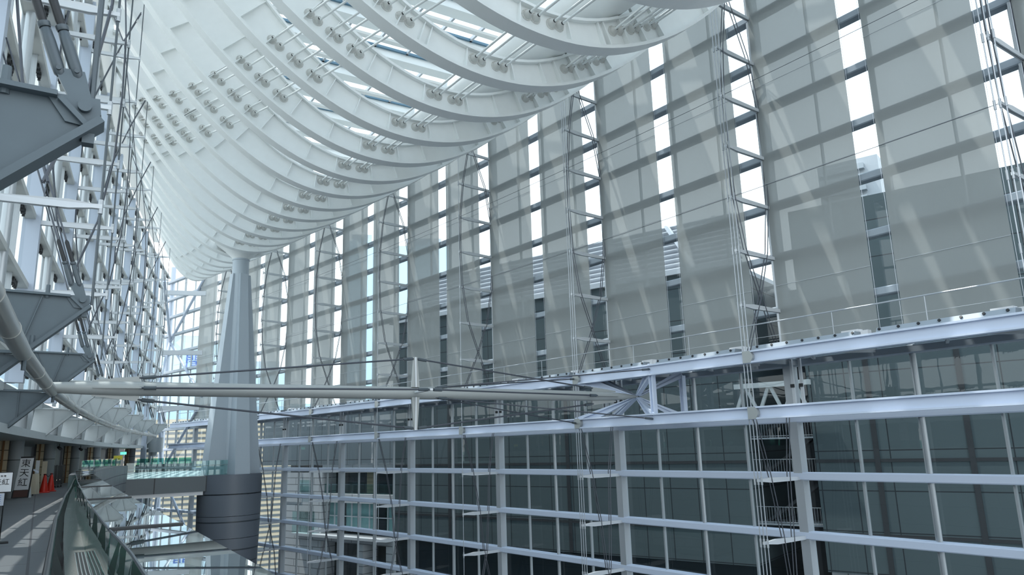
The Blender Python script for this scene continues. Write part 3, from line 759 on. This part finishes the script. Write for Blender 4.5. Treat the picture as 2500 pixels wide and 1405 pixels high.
# ------------------------------------------------------------------ brackets on the left wall
def bracket(j, near):
    P, t, n = arcL(j, 0); c = {0: 1.5, 1: 1.38}.get(j, 1.22)
    ml = M['brk'] if j < 3 else M['brk2']  # same brackets: shade painted into the near ones, light into the far ones
    nd = at(P + n * c, 2.12)
    lab = 'large dark fan-shaped steel bracket cut by the left edge, the nearest' if j == 0 else 'fan-shaped steel bracket with a pin plate, %s from the camera' % ORD[j]
    if j >= 5: lab = 'small pale fan-shaped steel bracket far down the walkway, %s from the camera' % ORD[j]
    root = empty('wall_bracket', nd, label=lab, cat='bracket', group='fan brackets under the left glass wall')
    def L(u, z): return -n * u + Z1 * (z - 2.12)
    # plates (u outward)
    up = [L(.02, 2.16), L(-.98, 3.08), L(-.72, 3.34), L(1.15, 3.40), L(1.45, 3.1)]
    MB().prism(up, t * .03).build('upper_plate', ml, root)
    lo = [L(-.02, 2.08), L(1.6, 2.16), L(1.7, .98), L(1.15, .98)]
    MB().prism(lo, t * .03).build('lower_plate', ml, root)
    def flange(a, b, w=.2, h=.05, nm='flange'):
        MB().bar(a, b, w * 1.25, h * 1.2, (b - a).cross(t)).build(nm, ml, root)
    flange(L(0, 2.13), L(-1.1, 3.17), .22, .06); flange(L(-.02, 2.2), L(-.92, 3.03), .16, .04)
    flange(L(0, 2.12), L(1.5, 3.15), .2); flange(L(-.02, 2.1), L(1.16, .98), .24, .07); flange(L(.05, 2.14), L(1.6, 2.17), .18)
    flange(L(-.72, 3.36), L(1.2, 3.42), .2, .04); flange(L(-.74, 3.34), L(-.98, 3.1), .16, .04)
    for a, b in ((L(.06, 2.3), L(-.22, 3.33)), (L(.14, 2.3), L(.55, 3.36)), (L(.9, 2.14), L(.9, 1.2))):
        MB().bar(a, b, .12, .02, (b - a).cross(t)).build('stiffener', ml, root)
    # corner plate with pin, link plate
    pin = L(-.95, 3.29)
    cpn = [L(-.62, 3.38), L(-1.07, 3.4), L(-1.09, 3.24), L(-.96, 3.1), L(-.8, 3.12)]
    MB().prism(cpn, t * .09).build('pin_plate', ml, root)
    MB().cyl(pin - t * .1, pin + t * .1, .06, None, 16).build('pin', ml, root, True)
    a = L(-.78, 3.62)
    MB().prism([pin + L(-.08, 2.12), pin + L(.1, 2.12), a + L(.12, 2.16), a + L(-.14, 2.16)], t * .06).build('link_plate', ml, root)
    MB().cyl(L(-.3, 3.3), L(-.3, 3.58), .05, .04, 10).build('bolt', ml, root, True); MB().cyl(L(-.12, 2.5), L(-.12, 2.2), .05, None, 10).build('bolt', ml, root, True)
    MB().cyl(L(-.02, 2.0), L(-.02, 1.78), .045, None, 10).build('bolt', ml, root, True); MB().box(L(-1.0, 2.98), n * .05, t * .06, Z1 * .05).build('tip_block', ml, root)
    # pair of tie rods with sleeves
    for e in (-.075, .075):
        r0 = nd + a - n * e * 0 + V((0, 0, .02)) + n * e
        top = at(arcL(j, .35)[0], 9.0) + n * e
        d = (top - r0).normalized()
        rt = empty('tie_rod_assembly', label='%s dark tie rod with fork end rising from the %s bracket' % ('right-hand' if e > 0 else 'left-hand', 'nearest' if j == 0 else ORD[j]), cat='tie rod', group='tie rods above the brackets')
        MB().tube([r0 - d * .06, r0 - d * .03, r0 + d * .05, r0 + d * .3, r0 + d * .42, r0 + d * .44], [.03, .05, .056, .056, .05, .035], 16).build('fork_end', M['clevis'], rt, True)
        MB().tube([r0 + d * .44, r0 + d * .46, r0 + d * .49, r0 + d * .5], [.05, .058, .058, .045], 16).build('collar', M['clevis'], rt, True)
        MB().tube([r0 + d * .5, r0 + d * .54, r0 + d * .95, r0 + d * 1.0], [.035, .042, .042, .02], 12).build('sleeve', M['dark'], rt, True)
        MB().cyl(r0 + d * 1.0, top, .019, None, 8).build('rod', M['cable'], rt, True)
        MB().cyl(r0 - t * .07, r0 + t * .07, .022, None, 12).build('pin', M['clevis'], rt, True)
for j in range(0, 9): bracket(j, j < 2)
# ring pipe through the bracket nodes
for j in range(-1, 8):
    c = lambda jj: {-1: 1.6, 0: 1.5, 1: 1.38}.get(jj, 1.22)
    A, B = at(arcL(j, c(j))[0], 2.1), at(arcL(j + 1, c(j + 1))[0], 2.1); d = (B - A).normalized()
    o = MB().tube([A + d * .12, A + d * .3, lerp(A, B, .5), B - d * .3, B - d * .12], [.13, .16, .165, .16, .13], 20).build('ring_pipe', M['pipe'], None, True)
    tag(o, 'brushed steel pipe joining two brackets, %s length from the camera' % ORD[j + 1], 'pipe', 'pipes along the bracket tips')
    for f in (.35, .65): MB().cyl(lerp(A, B, f) - d * .03, lerp(A, B, f) + d * .03, .175, None, 20).build('weld_ring', M['pipe'], o, True)
# duct by the far end of the brackets
P = at(arcL(8.35, .7)[0], 0)
o = MB().cyl(at(P, .4), at(P, 2.0), .9, None, 24).build('round_duct', M['brk2'], None, True); MB().cyl(at(P, 0), at(P, .4), .35, None, 16).build('nozzle', M['brk2'], o, True)
tag(o, 'short pale round duct hanging at the far end of the brackets', 'duct')

# ------------------------------------------------------------------ things on the walkway
Xm = V((0, -1, 0))
def facing(loc):
    """reading axes of a sign that faces the camera"""
    d = V((loc[0], loc[1], 0)).normalized(); return V((d.y, -d.x, 0)), d
def signboard():
    x, y = 38.6, .55; ax, d = facing((x, y)); lean = (Z1 + d * .06 + ax * .07).normalized()
    root = empty('standing_sign', (x, y, FLOOR), label='tall black framed standing sign with three brushed characters on a pale panel', cat='sign')
    up = lean; c = up * .88
    MB().box(c, ax * .31, up * .86, d * .03).build('frame', M['ink'], root)
    MB().box(c - d * .034 + up * .13, ax * .255, up * .66, d * .004).build('panel', M['white'], root)
    MB().box(c - d * .034 - up * .69, ax * .255, up * .14, d * .004).build('plinth_panel', M['maroon'], root)
    MB().prism([ax * .3 + d * .02, ax * .42 + d * .3, ax * .32 + up * .5], d * .02).build('side_foot', M['white'], root)
    for k, ch in enumerate('東天紅'):
        text('lettering', ch, c - d * .045 + up * (.56 - .4 * k), ax, up, .36, M['ink'], root)
signboard()
def stand_sign():
    x, y = 18.3, .52; ax, d = facing((x, y))
    root = empty('menu_stand', (x, y, FLOOR), label='white sign on a thin black pole cut by the left edge of the photo', cat='sign')
    MB().cyl((0, 0, 0), (0, 0, 1.25), .012, None, 8).build('pole', M['ink'], root); MB().box((0, 0, .01), ax * .15, d * .15, Z1 * .012).build('base', M['ink'], root)
    c = V((0, 0, 1.17)) - ax * .1
    MB().box(c, ax * .215, Z1 * .2, d * .012).build('frame', M['ink'], root); MB().box(c - d * .014, ax * .2, Z1 * .185, d * .003).build('board', M['white'], root)
    text('lettering', '天紅', c - d * .02 + ax * .03, ax, Z1, .13, M['ink'], root); text('lettering', '中 国 料 理', c - d * .02 + Z1 * .12, ax, Z1, .04, M['ink'], root)
    MB().box(c - Z1 * .33 - ax * .06 - d * .01, ax * .16, Z1 * .12, d * .004).build('notice', M['paper'], root)
    mb = MB()
    for k in range(5): mb.box(c - Z1 * (.25 + .04 * k) - ax * .05 - d * .016, ax * .1, Z1 * .004, d * .001)
    mb.build('printed_line', M['inkb'], root)
stand_sign()
def cone(x, y, lab):
    root = empty('traffic_cone', (x, y, FLOOR), label=lab, cat='traffic cone', group='two red cones')
    MB().tube([(0, 0, .03), (0, 0, .05), (0, 0, .85), (0, 0, .9)], [.23, .19, .05, .04], 20).build('body', M['cone'], root, True)
    MB().bx(-.26, .26, -.26, .26, 0, .035).build('base', M['cone'], root)
    MB().tube([(0, 0, .84), (0, 0, .88)], .07, 12).build('collar', M['ink'], root, True)
cone(43.6, -.33, 'red traffic cone nearer the camera, left of the pair'); cone(45.0, -.62, 'red traffic cone farther from the camera, right of the pair')
o = MB().tube([(43.6, -.33, -.74), (44.3, -.48, -.86), (45.0, -.62, -.74)], .02, 6).build('chain', M['ink']); tag(o, 'black chain hanging between the two red cones', 'chain')
root = empty('draped_table', (41.0, .3, FLOOR), label='small table under a cream cloth to the right of the black framed sign', cat='table')
mb = MB(); rng = [(.32 * cos(2 * pi * k / 32) * (1 + .07 * cos(8 * 2 * pi * k / 32)), .42 * sin(2 * pi * k / 32) * (1 + .07 * cos(8 * 2 * pi * k / 32))) for k in range(32)]
top = [(.3 * cos(2 * pi * k / 32), .38 * sin(2 * pi * k / 32), .95) for k in range(32)]; bot = [(x, y, .06) for x, y in rng]
mb.add(top + bot, [list(range(32))] + [[k, (k + 1) % 32, 32 + (k + 1) % 32, 32 + k] for k in range(32)]); mb.build('cloth', M['cloth'], root)
for sx_, sy_ in ((1, 1), (1, -1), (-1, 1), (-1, -1)): MB().bx(.15 * sx_ - .02, .15 * sx_ + .02, .2 * sy_ - .02, .2 * sy_ + .02, 0, .9).build('leg', M['ink'], root)
o = MB().box((41.2, .25, -.42), (0, -.3, -.16), (.02, 0, 0), (.14, 0, .04)).build('menu_board', M['paper']); tag(o, 'slanted pale menu board lying on the draped table', 'menu')
for q, (x, y, h, w, m, lab) in enumerate(((43.0, .02, 1.55, .16, 'white', 'narrow pale upright board behind the draped table'), (44.6, -.28, 1.5, .22, 'cloth', 'beige upright board behind the red cones'), (43.8, .35, 1.5, .4, 'brown', 'brown partition board behind the red cones'))):
    ax, d = facing((x, y)); o = MB().box((x, y, FLOOR + h / 2), ax * w / 2, d * .02, Z1 * h / 2).build('partition_board', M[m]); tag(o, lab, 'board')
    MB().box((x, y, FLOOR + .02), ax * w / 2, d * .2, Z1 * .02).build('foot', M['ink'], o)
# folded trolleys
n = 0
for k in range(4):
    x, y = 50.5 + .35 * k, -.75 - .16 * k; ax, d = facing((x, y))
    root = empty('folded_table', (x, y, FLOOR), label='dark folded table on castors in the row behind the cones, %s from the left' % ORD[k], cat='folded table', group='folded tables on castors')
    MB().box(Z1 * .7, ax * .05, d * .45, Z1 * .55).build('top', M['darkp'], root); MB().box(Z1 * .72 + ax * .1, ax * .03, d * .42, Z1 * .5).build('top', M['darkp'], root)
    for e in (-.35, .35):
        MB().cyl(d * e + Z1 * .06, d * e + Z1 * .7 + ax * .03, .015, None, 6).build('leg', M['steel'], root); MB().cyl(d * e + Z1 * .05 - ax * .03, d * e + Z1 * .05 + ax * .03, .05, None, 10).build('castor', M['ink'], root)
root = empty('exit_sign', label='small green lit exit sign on the dark wall at the far end of the walkway', cat='exit sign')
P = LW(86, 1.2); ax, d = facing(P); MB().box(at(P, .35), ax * .3, d * .05, Z1 * .15).build('housing', M['white'], root)
MB().box(at(P, .35) - d * .055, ax * .27, d * .005, Z1 * .12).build('lit_face', M['exit'], root)
text('lettering', '非常口', at(P, .35) - d * .065, ax, Z1, .16, M['white'], root)
for q, (X, lab) in enumerate(((49, 'nearer'), (58, 'farther'))):
    P = LW(X, .5); root = empty('spotlight', at(P, .6), label='small black spotlight under the soffit, the %s one' % lab, cat='spotlight')
    MB().cyl((0, 0, 0), (0, 0, .22), .02, None, 8).build('stem', M['ink'], root); MB().cyl((-.15, -.05, -.06), (.12, .05, .02), .09, .07, 12).build('lamp_head', M['ink'], root, True)

# ------------------------------------------------------------------ lower decks seen past the balustrade
root = empty('lower_gallery', label='lower gallery deck with glass balustrade seen under the platform', cat='gallery')
mb = MB(); mb.prism([(50, -3.5, -8.6), (62, -6.5, -8.6), (80, -8.5, -8.6), (80, 3, -8.6), (50, 3, -8.6)], (0, 0, .6)); mb.build('slab', M['slab'], root)
for a, b in (((50, -3.5), (62, -6.5)), ((62, -6.5), (80, -8.5))):
    MB().bar((a[0], a[1], -7.9), (b[0], b[1], -7.9), .2, .8).build('parapet', M['parap'], root); MB().bar((a[0], a[1], -7.2), (b[0], b[1], -7.2), .03, .6).build('glass_panel', M['green'], root)
root = empty('ramp', label='sloping ramp with a tiled parapet low down to the left of the column drum', cat='ramp')
MB().prism([(40, -2.5, -9.0), (40, -5.0, -9.0), (56, -9.2, -7.4), (56, -6.8, -7.4)], (0, 0, .5)).build('slab', M['slab'], root)
MB().bar((40, -5.0, -8.3), (55.5, -9.1, -6.7), .15, 1.0).build('parapet', M['parap'], root)
MB().bar((40, -5.0, -7.6), (55.5, -9.1, -6.0), .02, .5).build('glass_panel', M['green'], root)

# ------------------------------------------------------------------ floors and ground
tag(MB().bx(-60, 103, -30, 8, GROUND - .3, GROUND).build('floor', M['floor']), kind='structure')
tag(MB().bx(-500, 900, -700, 500, GROUND - 1.3, GROUND - .5).build('ground', M['ground']), kind='structure')

# side building under the left glass wall, closing the hall below the walkway
mb = MB(); xs = list(range(-60, 104, 6)); mb.strip([(x, yl(x) + .4, GROUND) for x in xs], [(x, yl(x) + .4, FLOOR - .9) for x in xs]); mb.strip([(x, yl(x) + 5, GROUND) for x in xs], [(x, yl(x) + 5, FLOOR - .9) for x in xs])
tag(mb.build('wall_left', M['pier']), kind='structure')
# ------------------------------------------------------------------ building across the plaza
FP = V((70, -30, 0)); FA = atan2(.339, .941)
def fobj(mb, name, m, parent, smooth=False): return mb.build(name, m, parent, smooth)
root = empty('panelled_building', (FP.x, FP.y, 0), FA, label='big dark grey panelled building filling the lower right behind the glass wall', cat='building')
MB().bx(-36, 0, -14, 0, -8.6, 12.6).build('facade_wall', M['panel'], root)
MB().bx(-110, -40.6, -14, 0, -8.6, 15.7).build('facade_wall', M['panel'], root)
MB().bx(-36, 1, -14, -.6, GROUND, -8.6).build('base_glazing', M['dglass'], root); MB().bx(-110, -40.6, -14, -.8, GROUND, -8.6).build('base_wall', M['stone'], root)
MB().bx(-110, 2, -15, -10, GROUND, 12).build('rear_wall', M['darkp'], root)
for s_ in (-44.4, -49.6, -55, -60, -20.8, -7.5):
    MB().bx(s_ - .16, s_ + .16, 0, .05, -8.6, 12.5 if s_ > -40 else 15.6).build('shadow_joint', M['darkp'], root)
for z in (-1.62, -6.2):
    MB().bx(-36, 0, 0, .04, z - .1, z + .1).build('shadow_joint', M['darkp'], root)
    MB().bx(-110, -40.6, 0, .04, z - .1, z + .1).build('shadow_joint', M['darkp'], root)
MB().bx(-36, .6, -14, .25, 12.6, 12.95).build('coping', M['louv'], root)
for k in range(11): MB().box((-17.8, -3, 13.2 + .4 * k), (18, 0, 0), (0, .45, .16), (0, -.01, .03)).build('louvre', M['louv'], root)
for k in range(9):
    MB().bar((-35 + 4.2 * k, -3.6, 12.8), (-33.6 + 4.2 * k, -3.6, 17.8), .22, .22).build('louvre_post', M['louv'], root)
MB().bar((-32.6, -2.2, 12.9), (-30.2, -2.2, 17.2), .4, .3).build('louvre_post', M['white'], root)
MB().bx(-46.3, -42.2, -8, -3, 15.7, 19.5).build('penthouse', M['louv'], root)
for k in range(4): MB().bx(-45.4, -42.4, -3, -2.6, 16.2 + .8 * k, 16.6 + .8 * k).build('penthouse_slat', M['steel'], root)
# recess with stair towers
for z in (-5.8, -2.6, .0):
    MB().bx(-40.6, -36, -3.5, -.8, z - .12, z).build('stair_landing', M['steel'], root)
    mb = MB()
    for q in range(24): mb.bx(-40.5 + .19 * q, -40.48 + .19 * q, -.82, -.8, z, z + 1.1)
    mb.bx(-40.6, -36, -.84, -.78, z + 1.08, z + 1.12); mb.bx(-40.6, -36, -.84, -.78, z + .08, z + .12); mb.build('stair_railing', M['steel'], root)
    MB().bar((-36.4, -2, z), (-40.2, -2, z + 2.6), .9, .2).build('stair_flight', M['darkp'], root)
for k in range(3):
    a = -44.8 + 1.7 * k
    MB().bar((a + 4, .7, 1.6), (a + 4.8, .7, 3.5), .22, .2).build('truss_web', M['brk2'], root); MB().bar((a + 5.7, .7, 1.6), (a + 4.9, .7, 3.5), .22, .2).build('truss_web', M['brk2'], root)
MB().bx(-41, -35.8, .5, .9, 3.4, 3.75).build('truss_chord', M['brk2'], root); MB().bx(-41, -35.8, .5, .9, 1.3, 1.6).build('truss_chord', M['brk2'], root)

root = empty('stone_building', (FP.x, FP.y, 0), FA, label='grey building with stone lower storeys and curtained windows left of the dark panels', cat='building')
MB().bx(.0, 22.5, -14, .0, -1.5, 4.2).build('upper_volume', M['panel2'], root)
MB().bx(-.1, 20, -16, -2.2, GROUND, -1.5).build('core', M['darkp'], root)
def sbox(a, b, z0, z1, nm='stone_wall', m='stone', y0=-2.3, y1=-.1): MB().bx(a, b, y0, y1, z0, z1).build(nm, M[m], root)
sbox(11.4, 18.6, GROUND, -2.3); sbox(.3, 11.4, -2.3, -1.5); sbox(14.9, 18.6, -5.5, -2.3, y1=-.05)
sbox(.3, 11.4, -5.4, -4.5); sbox(.3, 11.4, -9.4, -8.6); sbox(.3, 11.4, -14.5, -13.4)
sbox(4.6, 5.3, -13.4, -9.4); sbox(.3, 1.2, -13.4, -9.4)
MB().bx(.3, 11.4, -2.2, -2.0, -4.5, -2.3).build('window_band', M['dglass'], root)
MB().bx(4.9, 6.2, -2.0, -1.9, -4.5, -2.3).build('column_face', M['beige'], root)
for k in range(5): MB().bx(.5 + 2.2 * k, 2.6 + 2.2 * k, -.5, -.45, -4.6, -3.5).build('balcony_glass', M['balu'], root)
MB().bx(.3, 14.9, -1.3, -1.2, -8.4, -5.5).build('curtain_window', M['curtain'], root)
for k in range(11): MB().bx(.6 + 1.4 * k, .68 + 1.4 * k, -1.2, -1.05, -8.4, -5.5).build('window_frame', M['white'], root)
MB().bx(.3, 14.9, -1.2, -1.0, -6.9, -6.8).build('window_frame', M['white'], root)
for a, b in ((2.3, 4.2), (8.6, 9.6)): MB().bx(a, b, -1.18, -1.1, -8.4, -5.5).build('dark_pane', M['dglass'], root)
MB().bx(12.6, 15.4, -.1, .7, -8.7, -6.4).build('balcony_glass', M['balu'], root); MB().bx(.3, 15.4, -.1, .8, -8.9, -8.65).build('balcony_slab', M['louv'], root)
MB().bx(13.3, 15.2, .0, .05, -4.4, -3.1).build('balcony_glass', M['balu'], root)
MB().bx(.3, 11.4, -2.2, -2.0, -13.4, -9.4).build('window_band', M['dglass'], root)

# striped tower and pale towers, far off
def far_at(az, dist): a = radians(az); return V((dist * cos(a), dist * sin(a), 0))
P = far_at(-9.5, 170)
root = empty('striped_tower', (P.x, P.y, 0), radians(-9.5 + 4), label='sunlit beige office block with dark window bands behind the column', cat='building')
MB().bx(0, 14, -27, 27, GROUND - 1, 7.3).build('tower_wall', M['tower1'], root)
for k in range(34): MB().bx(-.08, 0, -27, 27, -31 + 1.1 * k, -30.52 + 1.1 * k).build('window_band', M['band'], root)
MB().bx(1, 13, -24, 20, 7.3, 10.5).build('plant_storey', M['tower2'], root)
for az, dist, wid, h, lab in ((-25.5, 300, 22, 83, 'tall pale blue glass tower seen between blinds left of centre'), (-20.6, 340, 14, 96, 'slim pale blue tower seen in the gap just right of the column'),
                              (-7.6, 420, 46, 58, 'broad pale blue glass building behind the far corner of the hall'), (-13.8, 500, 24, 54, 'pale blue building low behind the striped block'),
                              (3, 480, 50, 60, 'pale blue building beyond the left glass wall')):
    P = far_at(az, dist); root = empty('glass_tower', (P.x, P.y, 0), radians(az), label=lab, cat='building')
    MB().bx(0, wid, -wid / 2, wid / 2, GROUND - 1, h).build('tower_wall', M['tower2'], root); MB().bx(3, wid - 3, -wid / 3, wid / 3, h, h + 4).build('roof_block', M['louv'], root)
    if az == -7.6:
        text('lettering', '聞', V((-.5, -9, 47)), (0, -1, 0), (0, 0, 1), 9, M['inkb'], root).matrix_parent_inverse = Matrix()
# ------------------------------------------------------------------ camera
yaw, pitch, roll = .5666531, .2115490, -.0298563
cy, sy, cp, sp = cos(yaw), sin(yaw), cos(pitch), sin(pitch)
f = V((cy * cp, -sy * cp, sp)); r = V((-sy, -cy, 0)); u = r.cross(f)
rr_ = r * cos(roll) + u * sin(roll); uu = -r * sin(roll) + u * cos(roll); bk = -f
cam = bpy.data.cameras.new('camera'); co = bpy.data.objects.new('camera', cam); COL.objects.link(co)
co.matrix_world = Matrix(((rr_.x, uu.x, bk.x, 0), (rr_.y, uu.y, bk.y, 0), (rr_.z, uu.z, bk.z, 0), (0, 0, 0, 1)))
cam.sensor_width = 36; cam.lens = 36 * 1793.49 / 2500; cam.clip_start = .05; cam.clip_end = 3000
sc.camera = co

# ------------------------------------------------------------------ light
w = bpy.data.worlds.new('World'); sc.world = w; w.use_nodes = True
n = w.node_tree.nodes; l = w.node_tree.links; bg = n['Background']
tc = n.new('ShaderNodeTexCoord'); sp_ = n.new('ShaderNodeSeparateXYZ'); rp = n.new('ShaderNodeValToRGB')
l.new(tc.outputs['Generated'], sp_.inputs[0]); l.new(sp_.outputs['Z'], rp.inputs[0]); l.new(rp.outputs['Color'], bg.inputs['Color'])
e = rp.color_ramp.elements; e[0].position = 0.; e[0].color = (.90, .965, 1., 1); e[1].position = .9; e[1].color = (.62, .80, 1., 1)
m_ = e.new(.35); m_.color = (.87, .95, 1., 1)
bg.inputs['Strength'].default_value = 1.7
sun = bpy.data.lights.new('sun', 'SUN'); so = bpy.data.objects.new('sun', sun); COL.objects.link(so)
sun.energy = 3.0; sun.angle = radians(.6); sun.color = (1., .97, .92)
sd = V((.28, .24, .93)).normalized(); so.rotation_euler = sd.to_track_quat('Z', 'Y').to_euler()
vs = sc.view_settings; vs.view_transform = 'Standard'; vs.look = 'None'; vs.exposure = .45; vs.gamma = 1.; vs.use_curve_mapping = False
cy_ = sc.cycles; cy_.max_bounces = 8; cy_.transparent_max_bounces = 24; cy_.diffuse_bounces = 4; cy_.glossy_bounces = 4; cy_.caustics_reflective = False; cy_.caustics_refractive = False
